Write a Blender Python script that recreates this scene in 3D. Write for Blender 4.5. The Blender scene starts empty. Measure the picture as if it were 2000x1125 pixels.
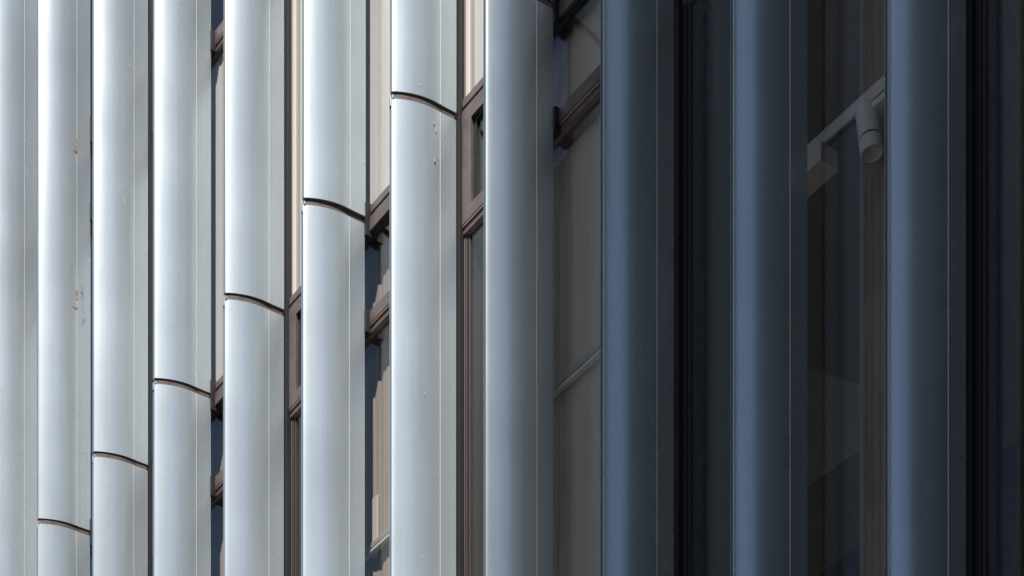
import bpy, bmesh, math, random
from mathutils import Vector
R = math.radians
random.seed(7)
sc = bpy.context.scene
COL = sc.collection

# ------------------------------------------------------------------ camera
# World: X runs along the facade towards the near end, Y runs into the building, Z up.
# The camera stands in the street, level, with a rising front (vertical shift).
F, XV, YH, D, CZ = 4000.0, -2070.0, 3601.0, 7.6, 1.6
_n = math.hypot(1000 - XV, F)
S_, C_ = (1000 - XV) / _n, F / _n
cam = bpy.data.cameras.new('camera'); camo = bpy.data.objects.new('camera', cam); COL.objects.link(camo)
camo.location = (0, -D, CZ)
camo.rotation_euler = (R(90), 0, math.atan2(C_, S_))
cam.sensor_width = 36; cam.lens = F / 2000 * 36
cam.shift_y = (YH - 562.5) / 2000
cam.clip_start = 0.1; cam.clip_end = 2000
sc.camera = camo

# ------------------------------------------------------------------ light
SUN_AZ, SUN_EL = R(38), R(60)          # azimuth measured from the facade normal towards the near end
sv = Vector((math.sin(SUN_AZ) * math.cos(SUN_EL), -math.cos(SUN_AZ) * math.cos(SUN_EL), math.sin(SUN_EL)))
world = bpy.data.worlds.new('World'); sc.world = world; world.use_nodes = True
wn = world.node_tree; wn.nodes.clear()
sky = wn.nodes.new('ShaderNodeTexSky'); sky.sky_type = 'NISHITA'; sky.sun_disc = False
sky.sun_elevation = SUN_EL; sky.sun_rotation = math.atan2(sv.x, sv.y)
sky.air_density = 1.0; sky.dust_density = 0.6; sky.ozone_density = 1.0
bg = wn.nodes.new('ShaderNodeBackground'); bg.inputs[1].default_value = 0.05
wo = wn.nodes.new('ShaderNodeOutputWorld')
wn.links.new(sky.outputs[0], bg.inputs[0]); wn.links.new(bg.outputs[0], wo.inputs[0])
sl = bpy.data.lights.new('sun', 'SUN'); sl.energy = 5.0; sl.angle = R(0.6); sl.color = (1.0, 0.945, 0.925)
so = bpy.data.objects.new('sun', sl); COL.objects.link(so)
so.rotation_euler = sv.to_track_quat('Z', 'Y').to_euler()
vs = sc.view_settings
vs.view_transform = 'Standard'; vs.look = 'None'; vs.exposure = 0.65; vs.gamma = 1.0; vs.use_curve_mapping = False
sc.cycles.use_denoising = True
sc.cycles.caustics_reflective = False; sc.cycles.caustics_refractive = False
sc.cycles.max_bounces = 10; sc.cycles.transparent_max_bounces = 16; sc.cycles.glossy_bounces = 6

# ------------------------------------------------------------------ helpers
def proj(u, v, z):
    X = C_ * (D + v) + S_ * u; Y = S_ * (D + v) - C_ * u
    return 1000 + F * X / Y, YH - F * (z - CZ) / Y
def at(px, py, v):                     # where a sight line meets the plane Y = v
    k = (px - 1000) / F
    u = (D + v) * (k * S_ - C_) / (S_ + k * C_); Y = S_ * (D + v) - C_ * u
    return u, (YH - py) * Y / F + CZ
def mesh(name, verts, faces, mat, parent=None, smooth=None):
    me = bpy.data.meshes.new(name); me.from_pydata(verts, [], faces); me.update()
    bm = bmesh.new(); bm.from_mesh(me); bmesh.ops.recalc_face_normals(bm, faces=bm.faces); bm.to_mesh(me); bm.free()
    if smooth:
        for p in me.polygons: p.use_smooth = True
        me.set_sharp_from_angle(angle=R(smooth))
    o = bpy.data.objects.new(name, me); COL.objects.link(o)
    me.materials.append(mat)
    if parent: o.parent = parent
    return o
def boxes(name, bl, mat, parent=None, bev=0.0):
    bm = bmesh.new()
    for (x0, x1, y0, y1, z0, z1) in bl:
        vs_ = [bm.verts.new(p) for p in ((x0,y0,z0),(x1,y0,z0),(x1,y1,z0),(x0,y1,z0),(x0,y0,z1),(x1,y0,z1),(x1,y1,z1),(x0,y1,z1))]
        for f in ((3,2,1,0),(4,5,6,7),(0,1,5,4),(1,2,6,5),(2,3,7,6),(3,0,4,7)): bm.faces.new([vs_[i] for i in f])
    if bev: bmesh.ops.bevel(bm, geom=bm.edges[:], offset=bev, segments=1, affect='EDGES')
    me = bpy.data.meshes.new(name); bm.to_mesh(me); bm.free()
    o = bpy.data.objects.new(name, me); COL.objects.link(o); me.materials.append(mat)
    if parent: o.parent = parent
    return o
def box(name, x0, x1, y0, y1, z0, z1, mat, parent=None, bev=0.0):
    return boxes(name, [(x0, x1, y0, y1, z0, z1)], mat, parent, bev)
def prism_z(name, prof, zs, mat, parent=None, smooth=30, off=(0, 0)):
    n = len(prof); V = []; Fc = []
    for z in zs: V += [(p[0] + off[0], p[1] + off[1], z) for p in prof]
    for k in range(len(zs) - 1):
        for i in range(n):
            j = (i + 1) % n; Fc.append((k*n+i, k*n+j, (k+1)*n+j, (k+1)*n+i))
    Fc.append(tuple(range(n))); Fc.append(tuple(range((len(zs)-1)*n, len(zs)*n)))
    return mesh(name, V, Fc, mat, parent, smooth)
def prism_x(name, prof, x0, x1, mat, parent=None):     # prof of (y, z)
    n = len(prof); V = [(x0, a, b) for a, b in prof] + [(x1, a, b) for a, b in prof]
    Fc = [(i, (i+1) % n, n + (i+1) % n, n + i) for i in range(n)] + [tuple(range(n)), tuple(range(n, 2*n))]
    return mesh(name, V, Fc, mat, parent)
def thing(name, label, cat, loc=(0, 0, 0), group=None):
    o = bpy.data.objects.new(name, None); o.empty_display_size = .2; COL.objects.link(o); o.location = loc
    tag(o, label, cat, group); return o
def tag(o, label=None, cat=None, group=None, kind=None):
    if label: o['label'] = label
    if cat: o['category'] = cat
    if group: o['group'] = group
    if kind: o['kind'] = kind
    return o

# ------------------------------------------------------------------ materials
def mat(name, col, rough=.5, metal=0.0, spec=.5):
    m = bpy.data.materials.new(name); m.use_nodes = True
    b = m.node_tree.nodes['Principled BSDF']
    b.inputs['Base Color'].default_value = (*col, 1); b.inputs['Roughness'].default_value = rough
    b.inputs['Metallic'].default_value = metal; b.inputs['Specular IOR Level'].default_value = spec
    return m
def N(m, t, **kw):
    n = m.node_tree.nodes.new(t)
    for k, v in kw.items(): setattr(n, k, v)
    return n
def L(m, a, b): m.node_tree.links.new(a, b)
def noisy(m, c1, c2, scale=(1, 1, 1), nscale=4.0, detail=6, lo=.35, hi=.65, bump=0.0, bscale=None, rr=None):
    nt = m.node_tree; b = nt.nodes['Principled BSDF']
    tc = N(m, 'ShaderNodeTexCoord'); mp = N(m, 'ShaderNodeMapping'); mp.inputs['Scale'].default_value = scale
    nz = N(m, 'ShaderNodeTexNoise'); nz.inputs['Scale'].default_value = nscale; nz.inputs['Detail'].default_value = detail
    L(m, tc.outputs['Object'], mp.inputs[0]); L(m, mp.outputs[0], nz.inputs['Vector'])
    cr = N(m, 'ShaderNodeValToRGB'); cr.color_ramp.elements[0].position = lo; cr.color_ramp.elements[1].position = hi
    cr.color_ramp.elements[0].color = (*c1, 1); cr.color_ramp.elements[1].color = (*c2, 1)
    L(m, nz.outputs['Fac'], cr.inputs[0]); L(m, cr.outputs[0], b.inputs['Base Color'])
    if rr:
        mr = N(m, 'ShaderNodeMapRange'); mr.inputs['To Min'].default_value = rr[0]; mr.inputs['To Max'].default_value = rr[1]
        L(m, nz.outputs['Fac'], mr.inputs['Value']); L(m, mr.outputs[0], b.inputs['Roughness'])
    if bump:
        mp2 = N(m, 'ShaderNodeMapping'); mp2.inputs['Scale'].default_value = bscale or scale
        nz2 = N(m, 'ShaderNodeTexNoise'); nz2.inputs['Scale'].default_value = 1.0; nz2.inputs['Detail'].default_value = 2
        L(m, tc.outputs['Object'], mp2.inputs[0]); L(m, mp2.outputs[0], nz2.inputs['Vector'])
        bp = N(m, 'ShaderNodeBump'); bp.inputs['Strength'].default_value = bump; bp.inputs['Distance'].default_value = .02
        L(m, nz2.outputs['Fac'], bp.inputs['Height']); L(m, bp.outputs[0], b.inputs['Normal'])
    return m
M = {}
M['fin'] = noisy(mat('satin_blue_grey_metal', (.6, .66, .7), .33, .57), (.557, .643, .684), (.577, .663, .704), (6, 6, .25), 1.2, 5, .3, .7,
                 bump=.007, bscale=(4, 4, .4), rr=(.21, .25))
def weather(m):
    nt = m.node_tree; b = nt.nodes['Principled BSDF']; src = b.inputs['Base Color'].links[0].from_socket
    tc = N(m, 'ShaderNodeTexCoord'); oi = N(m, 'ShaderNodeObjectInfo')
    ad = N(m, 'ShaderNodeVectorMath', operation='ADD'); cm = N(m, 'ShaderNodeCombineXYZ')
    ml = N(m, 'ShaderNodeMath', operation='MULTIPLY'); ml.inputs[1].default_value = 37.0
    L(m, oi.outputs['Random'], ml.inputs[0]); L(m, ml.outputs[0], cm.inputs[2]); L(m, tc.outputs['Object'], ad.inputs[0]); L(m, cm.outputs[0], ad.inputs[1])
    mp = N(m, 'ShaderNodeMapping'); mp.inputs['Scale'].default_value = (45, 45, .9); L(m, ad.outputs[0], mp.inputs[0])
    nz = N(m, 'ShaderNodeTexNoise'); nz.inputs['Scale'].default_value = 1.0; nz.inputs['Detail'].default_value = 5; L(m, mp.outputs[0], nz.inputs['Vector'])
    nd = N(m, 'ShaderNodeTexNoise'); nd.inputs['Scale'].default_value = 1.3; nd.inputs['Detail'].default_value = 8; L(m, ad.outputs[0], nd.inputs['Vector'])
    def rng(sock, lo, hi, a=.3, z=.7):
        r = N(m, 'ShaderNodeMapRange'); r.inputs['From Min'].default_value = a; r.inputs['From Max'].default_value = z
        r.inputs['To Min'].default_value = lo; r.inputs['To Max'].default_value = hi; L(m, sock, r.inputs['Value']); return r.outputs[0]
    p = N(m, 'ShaderNodeMath', operation='MULTIPLY'); L(m, rng(nz.outputs['Fac'], .965, 1.025), p.inputs[0]); L(m, rng(nd.outputs['Fac'], .96, 1.03), p.inputs[1])
    q = N(m, 'ShaderNodeMath', operation='MULTIPLY'); L(m, p.outputs[0], q.inputs[0]); L(m, rng(oi.outputs['Random'], .965, 1.03, 0, 1), q.inputs[1])
    sc_ = N(m, 'ShaderNodeVectorMath', operation='SCALE'); L(m, src, sc_.inputs[0]); L(m, q.outputs[0], sc_.inputs['Scale'])
    L(m, sc_.outputs[0], b.inputs['Base Color'])
    L(m, rng(nd.outputs['Fac'], .26, .285), b.inputs['Roughness'])
weather(M['fin'])
M['edge'] = mat('dark_blue_edge_strip', (.10, .135, .16), .5, .2)
M['bead'] = mat('bare_aluminium_edge', (.74, .74, .72), .4, .5)
M['bronze'] = noisy(mat('bronze_anodised', (.2, .16, .15), .42, .3), (.125, .095, .087), (.165, .13, .12), (2, 2, 2), 5, 5, rr=(.35, .5))
M['copper'] = mat('sunlit_bronze_edge', (.50, .34, .25), .35, .6)  # copper tone paints the sunlit highlight on frame edges
M['cream'] = mat('sunlit_cream_trim', (.72, .66, .58), .5)  # cream stands in for sunlight on the upper glazing trim
M['gasket'] = mat('black_gasket', (.008, .008, .008), .6)
M['joint'] = noisy(mat('brown_joint_filler', (.09, .06, .045), .7), (.045, .032, .026), (.14, .098, .075), (1, 1, 3), 14, 6)
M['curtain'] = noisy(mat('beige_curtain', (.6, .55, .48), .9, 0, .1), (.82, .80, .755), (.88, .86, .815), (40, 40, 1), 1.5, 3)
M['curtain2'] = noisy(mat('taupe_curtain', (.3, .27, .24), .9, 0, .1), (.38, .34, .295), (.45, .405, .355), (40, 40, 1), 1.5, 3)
M['curtain3'] = noisy(mat('brightened_curtain', (.6, .55, .48), .9, 0, .1), (.60, .54, .465), (.68, .615, .535), (40, 40, 1), 1.5, 3)  # paler copy of the taupe curtain, making up for missing sunlight
M['darkbronze'] = mat('dark_bronze', (.045, .037, .033), .45, .3)
M['white'] = mat('white_paint', (.86, .83, .78), .5)
M['grey'] = mat('grey_lamp_paint', (.82, .80, .77), .45)
M['rail'] = mat('grey_rail', (.42, .41, .38), .45)
M['darkwall'] = mat('interior_wall', (.24, .215, .19), .8)
M['slab'] = mat('interior_plaster', (.52, .47, .42), .8)
M['stain'] = noisy(mat('brown_scuff', (.3, .22, .17), .8), (.20, .13, .095), (.50, .42, .36), (1, 1, .6), 60, 6)
M['pale'] = mat('pale_scuff', (.64, .69, .71), .4, .5)
M['pencil'] = mat('pencil', (.19, .22, .25), .8)
def glass(name, tint, rough=0.0):
    m = bpy.data.materials.new(name); m.use_nodes = True; nt = m.node_tree; nt.nodes.clear()
    tr = N(m, 'ShaderNodeBsdfTransparent'); tr.inputs[0].default_value = (*tint, 1)
    gl = N(m, 'ShaderNodeBsdfGlossy'); gl.inputs['Roughness'].default_value = rough; gl.inputs[0].default_value = (.95, .97, 1, 1)
    lw = N(m, 'ShaderNodeLayerWeight'); lw.inputs[0].default_value = .5
    pw = N(m, 'ShaderNodeMath', operation='POWER'); pw.inputs[1].default_value = 5.0
    fr = N(m, 'ShaderNodeMath', operation='MULTIPLY_ADD'); fr.inputs[1].default_value = .96; fr.inputs[2].default_value = .045
    L(m, lw.outputs['Facing'], pw.inputs[0]); L(m, pw.outputs[0], fr.inputs[0])
    mx = N(m, 'ShaderNodeMixShader'); o = N(m, 'ShaderNodeOutputMaterial')
    L(m, fr.outputs[0], mx.inputs[0]); L(m, tr.outputs[0], mx.inputs[1]); L(m, gl.outputs[0], mx.inputs[2]); L(m, mx.outputs[0], o.inputs[0])
    return m
M['glass'] = glass('window_glass', (.955, .95, .935))
M['asphalt'] = noisy(mat('asphalt', (.05, .05, .05), .9), (.04, .04, .042), (.065, .065, .065), (1, 1, 1), 8, 8)
M['paving'] = noisy(mat('paving', (.3, .29, .28), .85), (.24, .235, .225), (.33, .32, .31), (1, 1, 1), 3, 8)
M['stone'] = noisy(mat('dark_stone', (.14, .135, .13), .7), (.10, .098, .095), (.17, .165, .16), (1, 1, 1), 2, 6)
M['brickwall'] = noisy(mat('grey_render', (.22, .215, .21), .85), (.18, .176, .17), (.25, .245, .24), (1, 1, 1), 1, 6)
M['dglass'] = mat('dark_window', (.02, .025, .03), .08)

# ------------------------------------------------------------------ ground and street
o = box('ground', -400, 400, -400, 400, -.5, -.02, M['asphalt']); tag(o, kind='structure')
o = box('pavement', -120, 60, -4.0, 12, -.018, .12, M['paving']); tag(o, kind='structure')
o = box('pavement', -120, 60, -24, -15.0, -.018, .12, M['paving']); tag(o, kind='structure')

# ------------------------------------------------------------------ the building behind the fins
Z1 = 13.165                                   # level of the panel joints
STO = 3.55
ZB, ZT = 4.0, 19.6
XA, XB = -32.0, 12.0
bld = thing('office_building', 'dark interior, floors and stone base of the building behind the finned windows', 'building', (0, 0, 0))
box('base_wall', XA, XB, .50, 9.0, 0.1, ZB - .05, M['stone'], bld)
box('back_wall', XA, XB, 6.0, 6.3, ZB - .05, ZT, M['darkwall'], bld)
box('side_wall', XA, XA + .3, .62, 6.0, ZB - .05, ZT, M['darkwall'], bld)
box('side_wall', XB - .3, XB, .62, 6.0, ZB - .05, ZT, M['darkwall'], bld)
box('floor_slab', XA, XB, 1.0, 6.0, Z1 + .02, Z1 + .30, M['slab'], bld)
box('floor_slab', XA, XB, 1.0, 6.0, Z1 + STO + .02, Z1 + STO + .30, M['slab'], bld)
box('roof', XA, XB, .50, 6.4, ZT, ZT + .9, M['stone'], bld)

# ------------------------------------------------------------------ fins
PX = [75, 183.5, 302, 440, 593.5, 766, 951, 1180, 1434, 1737]
FU = {i + 1: at(px, 0, 0)[0] for i, px in enumerate(PX)}
FU[0] = FU[1] - 1.10; FU[-1] = FU[0] - 1.09; FU[-2] = FU[-1] - 1.09
for i in (11, 12, 13, 14): FU[i] = FU[i - 1] + 1.09
VS, US, VE, UE, TH = .316, .109, .440, .120, .030
def uf(v):
    return US * (1 - (1 - v / VS) ** 2) if v <= VS else US + (UE - US) * (v - VS) / (VE - VS)
def fin_profile():
    b = .0035
    front = [(-.0005, 0.0)] if False else []
    front.append((-b * .8, 0.0)); front.append((b * .35, b * .9))
    k = 22
    for i in range(1, k + 1):
        v = VS * i / k; front.append((uf(v), v))
    front.append((UE, VE - .003)); front.append((UE - .003, VE))
    back = [(UE - .026, VE), (UE - .028, VE - .003)]
    for i in range(k, 0, -1):
        v = VS * i / k; back.append((uf(v) - TH, v))
    back += [(-TH - b * .35 + .002, b), (-TH + b, 0.0), (-TH + .007, 0.0), (-TH + .0072, .010), (-.0075, .010), (-.0073, 0.0)]
    return front + back
PROF = fin_profile()
SPACER = [(uf(VS * k / 12) - .010, VS * k / 12 + .008 * (k == 0)) for k in range(13)] + [(UE - .010, VE - .010), (UE - .020, VE - .010)] + [(uf(VS * k / 12) - TH + .006, VS * k / 12 + .008 * (k == 0)) for k in range(12, -1, -1)]
GAP = .046
def zsteps(a, b, n): return [a + (b - a) * i / n for i in range(n + 1)]
ZLO, ZHI = ZB, Z1 + 6.2
proto = {}
def make_fin(i, label, jit=0.0):
    t = thing('vertical_fin', label, 'facade fin', (FU[i], 0, ZB), 'vertical metal fins along the facade')
    first = not proto
    if first:
        up = prism_z('panel', PROF, zsteps(Z1 - ZB, ZHI - ZB, 8), M['fin'], t)
        lp = prism_z('panel', PROF, zsteps(0, Z1 - GAP - ZB, 8), M['fin'], t)
        bp = [(US - .002, VS - .0035), (US + .003, VS - .002), (US + .003, VS + .002), (US - .002, VS + .0035)]
        es = [(-TH + .0075, .0045), (-.0078, .0045), (-.0078, .0098), (-TH + .0075, .0098)]
        eu = prism_z('edge_strip', es, [Z1 + .01 - ZB, ZHI - ZB - .01], M['edge'], up)
        el = prism_z('edge_strip', es, [.01, Z1 - GAP - .01 - ZB], M['edge'], lp)
        bu = prism_z('seam_bead', bp, [Z1 + .003 - ZB, ZHI - ZB - .01], M['bead'], up)
        bl = prism_z('seam_bead', bp, [.01, Z1 - GAP - .003 - ZB], M['bead'], lp)
        sp = prism_z('joint_filler', SPACER, [Z1 - GAP - .0 - ZB, Z1 - ZB], M['joint'], t)
        cl = boxes('clip', [(-.028, .004, .002, .028, Z1 - GAP - ZB, Z1 - GAP * .45 - ZB), (-.030, -.016, -.003, .012, Z1 - GAP * 1.9 - ZB, Z1 - GAP * .6 - ZB)], M['fin'], t, .002)
        proto.update(up=up, lp=lp, bu=bu, bl=bl, sp=sp, cl=cl, eu=eu, el=el)
    else:
        d = {}
        for k in ('up', 'lp', 'sp', 'cl'):
            d[k] = proto[k].copy(); COL.objects.link(d[k]); d[k].parent = t
        for k, p in (('bu', 'up'), ('bl', 'lp'), ('eu', 'up'), ('el', 'lp')):
            d[k] = proto[k].copy(); COL.objects.link(d[k]); d[k].parent = d[p]
        d['lp'].location = (-.006 + jit, random.uniform(-.002, .002), 0)
        d['up'].rotation_euler = (0, random.uniform(-.0004, .0004), random.uniform(-.006, .006))
    return t
LAB = {
 0: 'pale metal fin cut off by the left edge of the photo',
 1: 'pale blue grey fin with brown scuffs and pencil scribble beside its seam',
 2: 'pale metal fin just right of the scribbled one, thin black gap at its right',
 3: 'bright metal fin fourth from left, its joint meeting a small brown window corner',
 4: 'bright metal fin with its joint at mid height, left of the narrow brown sash',
 5: 'bright metal fin directly left of the blue edged pane, joint level with that transom',
 6: 'bright metal fin with the highest joint of all and pale scuffs under it',
 7: 'medium blue grey fin without a joint, between the brown sash and the railing window',
 8: 'deep blue shaded fin directly right of the window with the bright rail',
 9: 'deep blue shaded fin directly left of the window with the spotlight',
 10: 'rightmost deep blue fin, directly right of the window with the spotlight'}
fins = {}
for i in range(-2, 15):
    fins[i] = make_fin(i, LAB.get(i, 'pale metal fin of the same row standing beyond the edge of the photo'), random.uniform(-.002, .002))

# ------------------------------------------------------------------ windows: one bay from each even fin to the next
GV = .505                                      # glass plane
def window_bay(i, label):
    a, b = FU[i], FU[i + 2]
    t = thing('window_bay', label, 'window', (a, 0, ZB), 'two-fin wide window bays')
    z = lambda q: q - ZB
    w = b - a
    ml, mr = .03, .19
    box('mullion', ml, mr - .045, .487, .64, z(ZB), z(ZT), M['darkbronze'], t, .003)
    box('glazing_trim', mr - .043, mr, .492, .63, z(Z1 + .1), z(ZT), M['cream'] , t, .002)
    boxes('glazing_trim', [(mr - .043, mr - .026, .490, .63, z(ZB), z(12.36)), (mr - .024, mr, .497, .63, z(ZB), z(12.36))], M['darkbronze'], t, .002)  # same trim in a darker colour, standing in for its shade
    box('gasket', .060, .137, .452, .486, z(ZB), z(ZT), M['gasket'], t)
    x0, x1 = mr, w + ml
    for lv in (0, STO):
        # head and foot transoms of the vent row
        zt, zb = Z1 + .115 + lv, 12.40 + lv
        prism_x('transom', [(.575, z(zt)), (.515, z(zt)), (.470, z(zt - .030)), (.470, z(zt - .080)), (.482, z(zt - .086)), (.482, z(zt - .094)), (.474, z(zt - .098)), (.474, z(zt - .11)), (.575, z(zt - .11))], x0 - .05, x1 + .1, M['bronze'], t)
        prism_x('transom', [(.575, z(zb)), (.484, z(zb)), (.478, z(zb - .008)), (.478, z(zb - .045)), (.50, z(zb - .062)), (.575, z(zb - .062))], x0 - .05, x1 + .1, M['bronze'], t)
        box('lit_edge', x0 - .05, x1 + .1, .468, .483, z(zb - .004), z(zb + .006), M['copper'], t, .002)  # thin strip coloured as the sunlit glint along the foot transom
        # opening sash
        sb, st = zb + .012, zt - .113
        sx0, sx1 = .140, w + .022
        fw = .105
        s = boxes('sash', [(sx0, sx0 + fw, .466, .56, z(sb), z(st)), (sx1 - fw, sx1, .466, .56, z(sb), z(st)),
                           (sx0 + fw, sx1 - fw, .466, .56, z(sb), z(sb + fw * .85)), (sx0 + fw, sx1 - fw, .466, .56, z(st - fw * .9), z(st))], M['bronze'], t)
        g = .032
        boxes('gasket', [(sx0 + fw, sx0 + fw + g, .488, .555, z(sb + fw * .85), z(st - fw * .9)), (sx1 - fw - g, sx1 - fw, .488, .555, z(sb + fw * .85), z(st - fw * .9)),
                         (sx0 + fw + g, sx1 - fw - g, .488, .555, z(st - fw * .9 - g), z(st - fw * .9))], M['gasket'], s)
        box('pane', sx0 + fw - .01, sx1 - fw + .01, GV - .002, GV + .004, z(sb + .06), z(st - .06), M['glass'], s)
    box('pane', x0 - .02, x1 + .02, GV, GV + .006, z(ZB), z(12.345), M['glass'], t)
    box('pane', x0 - .02, x1 + .02, GV, GV + .006, z(Z1 + .11), z(12.345 + STO), M['glass'], t)
    box('pane', x0 - .02, x1 + .02, GV, GV + .006, z(Z1 + STO + .11), z(ZT), M['glass'], t)
    # brackets that carry the odd fin
    fu = FU[i + 1] - a
    for lv in (0, STO):
        for (p, q) in ((12.345, 12.50), (13.03, Z1 + .10)):
            box('bracket', fu + .055, fu + .135, .432, .481, z(p + lv), z(q + lv), M['gasket'], t)
    return t
WL = {-2: 'window bay hidden behind the fins beyond the left edge', 0: 'window bay almost hidden behind the two leftmost whole fins',
      2: 'bronze framed window bay seen as slivers either side of the fourth fin from left',
      4: 'bronze framed window bay with narrow sash sliver and blue edged pane',
      6: 'bronze framed window bay with the clearest brown sash and the bright rail behind glass',
      8: 'dark window bay in shade with ceiling spotlight behind its pane',
      10: 'black looking window bay at the right edge of the photo',
      12: 'shaded window bay beyond the right edge of the photo'}
for i in (-2, 0, 2, 4, 6, 8, 10, 12): window_bay(i, WL[i])

# ------------------------------------------------------------------ curtains
def curtain(x0, x1, z0, z1, v, label, ph=0.0, amp=.007, wl=.19, m='curtain'):
    n = int((x1 - x0) / .012); V = []; Fc = []
    for th_, zz in ((0, z0), (0, z1), (.003, z0), (.003, z1)):
        for k in range(n + 1):
            x = x0 + (x1 - x0) * k / n
            yy = v + amp * math.sin(2 * math.pi * (x + ph) / wl + .8 * math.sin(x * 5 + ph)) + .4 * amp * math.sin(2 * math.pi * x / (wl * .37))
            V.append((x - x0, yy - v + th_, zz - z0))
    q = n + 1
    for k in range(n):
        Fc += [(k, k + 1, q + k + 1, q + k), (2*q + k, 3*q + k, 3*q + k + 1, 2*q + k + 1), (q + k, q + k + 1, 3*q + k + 1, 3*q + k), (k + 1, k, 2*q + k, 2*q + k + 1)]
    Fc += [(0, q, 3*q, 2*q), (n, 2*q + n, 3*q + n, q + n)]
    o = mesh('curtain', V, Fc, M[m], None, 60); o.location = (x0, v, z0)
    tag(o, label, 'curtain', 'beige curtains behind the glass'); return o
def bay(i, lo, hi): return FU[i] + lo, FU[i + 2] + hi
CV = .59
for i, nm in ((0, 'leftmost slivers of upper glass'), (2, 'glass slivers beside the fourth fin from left'), (4, 'pale upper glass above the narrow sash'), (6, 'pale upper glass above the clearest sash')):
    x0, x1 = bay(i, .22, .0)
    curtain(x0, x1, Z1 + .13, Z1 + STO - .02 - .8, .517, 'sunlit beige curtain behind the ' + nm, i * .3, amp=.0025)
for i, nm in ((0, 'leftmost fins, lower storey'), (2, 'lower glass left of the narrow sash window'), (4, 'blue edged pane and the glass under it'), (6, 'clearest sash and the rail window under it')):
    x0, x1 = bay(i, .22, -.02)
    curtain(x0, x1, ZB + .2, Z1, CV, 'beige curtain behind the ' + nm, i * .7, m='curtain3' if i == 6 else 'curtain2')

# ------------------------------------------------------------------ interior fittings
def rail(px, py, length, label):
    v = .548
    u, z = at(px, py, v)
    t = thing('rail', label, 'rail', (u, v, z), 'rails behind the glass')
    box('upper_bar', -.25, length, 0, 0.03, .03, .07, M['rail'], t, .004)
    box('lower_bar', -.25, length, -.01, .025, -.01, .012, M['grey'], t, .004)
    return t
rail(718, 1085, .75, 'pale double rail behind glass low down, left of the fin with the highest joint')
rail(1092, 760, .9, 'pale double rail behind glass, left of the first deep blue fin')
u, z = at(732, 1085, .575)
o = box('post', -.035, .035, 0, .018, 0, .42, M['cream'], None, .003); o.location = (u, .572, z); tag(o, 'short cream post standing on the lower left rail behind glass', 'post')

# spotlight on its ceiling track behind the pane left of the rightmost fin
tv = .85
u, z = at(1583, 302, tv)
tr = thing('ceiling_track', 'grey ceiling track with box shaped driver behind the shaded pane', 'track', (u, tv, z))
box('track_body', -.2, 2.0, 0, .05, 0, .075, M['grey'], tr, .003)
box('track_channel', -.2, 2.0, .012, .038, -.012, -.0005, M['gasket'], tr)
box('driver_box', -.16, .12, -.04, .10, -.125, -.013, M['white'], tr, .004)
box('connector', .36, .62, .0, .05, -.05, -.013, M['white'], tr, .003)
def cyl(name, prof, m, parent, seg=32):
    V = []; Fc = []; n = len(prof)
    for k in range(seg):
        a = 2 * math.pi * k / seg
        V += [(r * math.cos(a), r * math.sin(a), zz) for r, zz in prof]
    for k in range(seg):
        j = (k + 1) % seg
        for q in range(n - 1): Fc.append((k*n+q, j*n+q, j*n+q+1, k*n+q+1))
    Fc.append(tuple(k * n for k in range(seg))); Fc.append(tuple(k * n + n - 1 for k in range(seg)))
    return mesh(name, V, Fc, m, parent, 35)
u2, z2 = at(1692, 212, tv + .02)
sp = thing('spotlight', 'grey cylindrical spotlight hanging under the ceiling track behind shaded glass', 'spotlight', (u2, tv + .02, z2))
sp.rotation_euler = (R(6), R(-4), 0); sp.scale = (.8, .8, .8)
cyl('stem', [(.018, -.01), (.018, .09)], M['grey'], sp, 16)
cyl('housing', [(.0, .0), (.075, .0), (.08, -.006), (.08, -.205), (.077, -.207)], M['grey'], sp)
cyl('band', [(.0755, -.207), (.0755, -.217)], M['gasket'], sp)
cyl('bezel', [(.077, -.217), (.08, -.219), (.08, -.31), (.076, -.315), (.068, -.30), (.0, -.27)], M['grey'], sp)
# slanting ceiling panel deeper in the same room
def slab_from_px(name, pts, v, th, m, label, cat):
    q = [at(px, py, v) for px, py in pts]; u0, z0 = q[0]
    n = len(q); V = [(a - u0, 0, b - z0) for a, b in q] + [(a - u0, th, b - z0) for a, b in q]
    Fc = [tuple(range(n)), tuple(range(n, 2 * n))] + [(i, (i + 1) % n, n + (i + 1) % n, n + i) for i in range(n)]
    o = mesh(name, V, Fc, m); o.location = (u0, v, z0); tag(o, label, cat); return o
slab_from_px('ceiling_baffle', [(1540, 705), (1780, 785), (1780, 812), (1540, 975)], 2.4, .12, M['slab'], 'dim grey slanting ceiling panel low behind the spotlight pane', 'ceiling panel')

# gathered curtain added behind the spotlight to stand in for the warm glow
ua, ub = at(1664, 500, 1.25)[0], at(1727, 500, 1.02)[0] + .12
n = 40; V = []; Fc = []
for th_ in (0, .004):
    for zz in (ZB + .2, Z1 - .05):
        for k in range(n + 1):
            t_ = k / n
            V.append(((ub - ua) * t_, .32 * (1 - t_) ** 2 + .006 * math.sin(t_ * 38) + th_, zz - ZB))
q = n + 1
for k in range(n):
    Fc += [(k, k + 1, q + k + 1, q + k), (2*q + k, 3*q + k, 3*q + k + 1, 2*q + k + 1), (q + k, q + k + 1, 3*q + k + 1, 3*q + k), (k + 1, k, 2*q + k, 2*q + k + 1)]
Fc += [(0, q, 3*q, 2*q), (n, 2*q + n, 3*q + n, q + n)]
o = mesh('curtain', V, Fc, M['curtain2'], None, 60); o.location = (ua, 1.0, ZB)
tag(o, 'added warm grey gathered curtain standing in for the glow right of the spotlight', 'curtain', 'beige curtains behind the glass')

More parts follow.
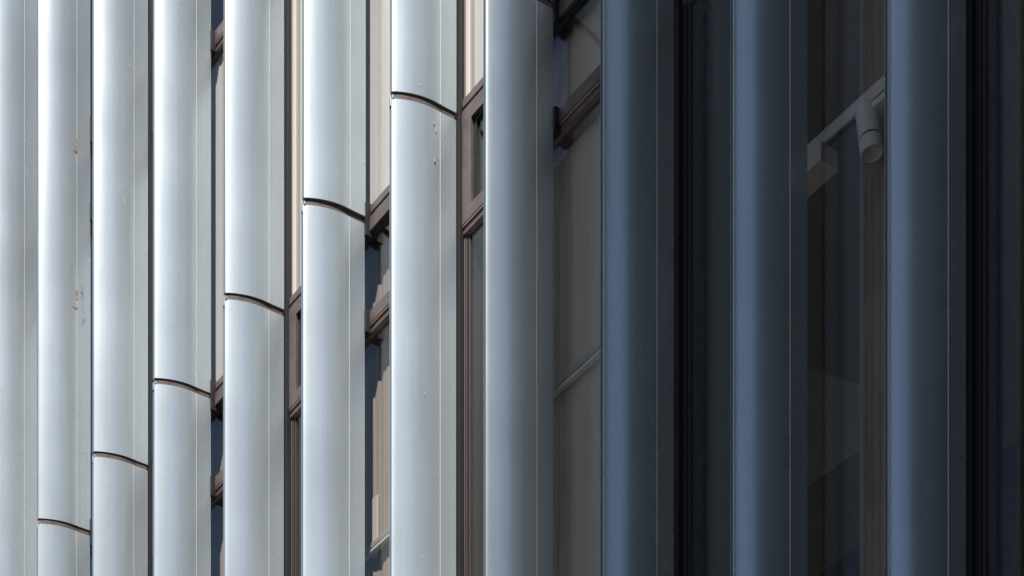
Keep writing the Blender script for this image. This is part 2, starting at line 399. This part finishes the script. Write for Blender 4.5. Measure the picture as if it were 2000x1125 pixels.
# ------------------------------------------------------------------ marks on the fins
def on_fin(i, px, py, lift=.0003):
    lo, hi = 0.0, VE
    for _ in range(40):
        m_ = (lo + hi) / 2
        if proj(FU[i] + uf(m_), m_, 12)[0] < px: lo = m_
        else: hi = m_
    u = FU[i] + uf(lo); z = at(px, py, lo)[1]
    d = 1e-3; du = (uf(lo + d) - uf(max(lo - d, 0))) / (2 * d); nl = math.hypot(1, du)
    return Vector((u + lift / nl, lo - lift * du / nl, z))
def patch(name, i, pts, m, lift=.0003):
    V = [on_fin(i, px, py, lift) - Vector((FU[i], 0, ZB)) for px, py in pts]
    return mesh(name, V, [tuple(range(len(V)))], m, fins[i])
def blob(i, cx, cy, w, h, m, seed, name='scuff', n=14):
    r = random.Random(seed)
    pts = []
    for k in range(n):
        a = 2 * math.pi * k / n; q = r.uniform(.55, 1.1)
        pts.append((cx + w * .5 * q * math.cos(a), cy + h * .5 * q * math.sin(a)))
    return patch(name, i, pts, m, .0008)
patch('scuff', 1, [(145, 272), (150, 272), (150.5, 298), (148.5, 297.5), (146, 293), (142.5, 290), (145.5, 288), (144.5, 284)], M['stain'])
patch('scuff', 1, [(147.5, 565), (151, 566), (151, 585), (149, 586), (148.5, 575)], M['stain'])
patch('scuff', 1, [(140, 596), (144, 595), (151, 599), (151, 603), (147, 602)], M['stain'])
for k, (cx, cy, w, h) in enumerate(((848, 239, 5, 5), (851, 254, 5, 5), (849, 312, 5, 9))): blob(6, cx, cy, w, h, M['pale'], 30 + k)
M['speck'] = mat('dark_speck', (.10, .08, .07), .7)
def scratch(i, pts, w, m, name='scratch'):
    V = []; Fc = []
    for k, (px, py) in enumerate(pts):
        ww = w * (1 - abs(2 * k / (len(pts) - 1) - 1) * .7) / 2
        V += [on_fin(i, px - ww, py, .0003) - Vector((FU[i], 0, ZB)), on_fin(i, px + ww, py, .0003) - Vector((FU[i], 0, ZB))]
        if k: Fc.append((2*k-2, 2*k-1, 2*k+1, 2*k))
    return mesh(name, V, Fc, m, fins[i])
scratch(2, [(228, 295), (230, 301), (233, 307)], 1.1, M['pale'])
scratch(2, [(268, 336), (273, 338), (277, 340)], 1.2, M['pale'])
scratch(2, [(242, 383), (243, 390), (244, 397)], .9, M['pale'])
scratch(1, [(131, 517), (133, 519), (136, 520)], 1.3, M['pale'])
scratch(1, [(129, 663), (130, 666), (131, 662)], 1.3, M['pale'])
scratch(1, [(163, 881), (166, 885), (168, 883)], 1.6, M['pale'])
scratch(0, [(60, 941), (64, 942), (67, 941)], 1.2, M['pale'])
blob(1, 136.5, 1015, 2.2, 2.2, M['speck'], 51)

blob(3, 334, 637, 2, 2, M['speck'], 55)
blob(4, 549, 657, 2, 2, M['pale'], 58); blob(4, 552, 750, 2, 2, M['pale'], 59)

blob(6, 829, 767, 3, 3, M['pale'], 65)
blob(6, 819, 165, 4, 4, M['pale'], 66); scratch(6, [(820, 1088), (825, 1085), (830, 1084)], 1.6, M['pale'])
scratch(6, [(845, 928), (849, 926), (853, 925)], 1.3, M['pale'])
blob(5, 640, 1050, 2, 2, M['pale'], 67); blob(7, 1048, 213, 1.6, 1.6, M['speck'], 68)
def stroke(i, a, b, w=.75):
    dx, dy = b[0] - a[0], b[1] - a[1]; l = math.hypot(dx, dy); nx, ny = -dy / l * w / 2, dx / l * w / 2
    return [(a[0] + nx, a[1] + ny), (b[0] + nx, b[1] + ny), (b[0] - nx, b[1] - ny), (a[0] - nx, a[1] - ny)]
ST = [((425,185),(427,222)),((470,225),(495,245)),((440,240),(480,260)),((410,310),(490,345)),((418,335),(482,367)),((455,315),(450,362)),((440,390),(480,380)),
      ((455,400),(455,440)),((430,455),(475,460)),((475,460),(490,492)),((455,510),(458,535)),((465,590),(492,606)),((455,640),(460,666)),((462,718),(482,735)),
      ((455,770),(507,796)),((455,925),(522,935)),((450,960),(522,975)),((455,985),(517,1002)),((450,1030),(502,1057)),((415,1052),(450,1040))]
V = []; Fc = []
for a, b in ST:
    q = stroke(1, (120 + a[0] / 11.25, 540 + a[1] / 11.25), (120 + b[0] / 11.25, 540 + b[1] / 11.25))
    Fc.append(tuple(range(len(V), len(V) + 4))); V += [on_fin(1, p[0], p[1], .0003) - Vector((FU[1], 0, ZB)) for p in q]
mesh('pencil_scribble', V, Fc, M['pencil'], fins[1])

# ------------------------------------------------------------------ unseen tower, added and shaped to shade the near end of the facade
BY = -30.0
_k = math.tan(SUN_AZ)
edge = -10.12 - BY * _k
ob = thing('shade_tower', 'unseen grey tower added across the street to shade the right hand fins', 'building', (edge, BY, 0))
prism_z('wall', [(0, 0), (40, 0), (40, -20), (20 * _k + .3, -20)], [-.1, 120], M['brickwall'], ob)
wm = None
for k in range(12):
    for j in range(11):
        if wm is None: wm = box('window', 1.2, 3.0, -.1, .02, 2.2, 4.0, M['dglass'], ob)
        else:
            c = wm.copy(); COL.objects.link(c); c.parent = ob; c.location = (k * 3.1, 0, j * 9.0)

for (x0_, x1_, h_, lb) in ((-120, -34, 21, 'long unseen grey block added opposite, kept low so the glass reflects sky'), (-33, -13, 35, 'taller unseen grey block added opposite to darken reflections in the glass')):  # unseen blocks added and sized for what the glass reflects
    rb = thing('reflection_block', lb, 'building', (x0_, -17, .12))
    box('wall', 0, x1_ - x0_, -14, 0, 0, h_, M['brickwall'], rb)
    for k in range(int((x1_ - x0_) / 4)):
        for j in range(int((h_ - 3) / 3.6)):
            c = wm.copy(); COL.objects.link(c); c.parent = rb; c.location = (k * 4.0, 0, j * 3.6)
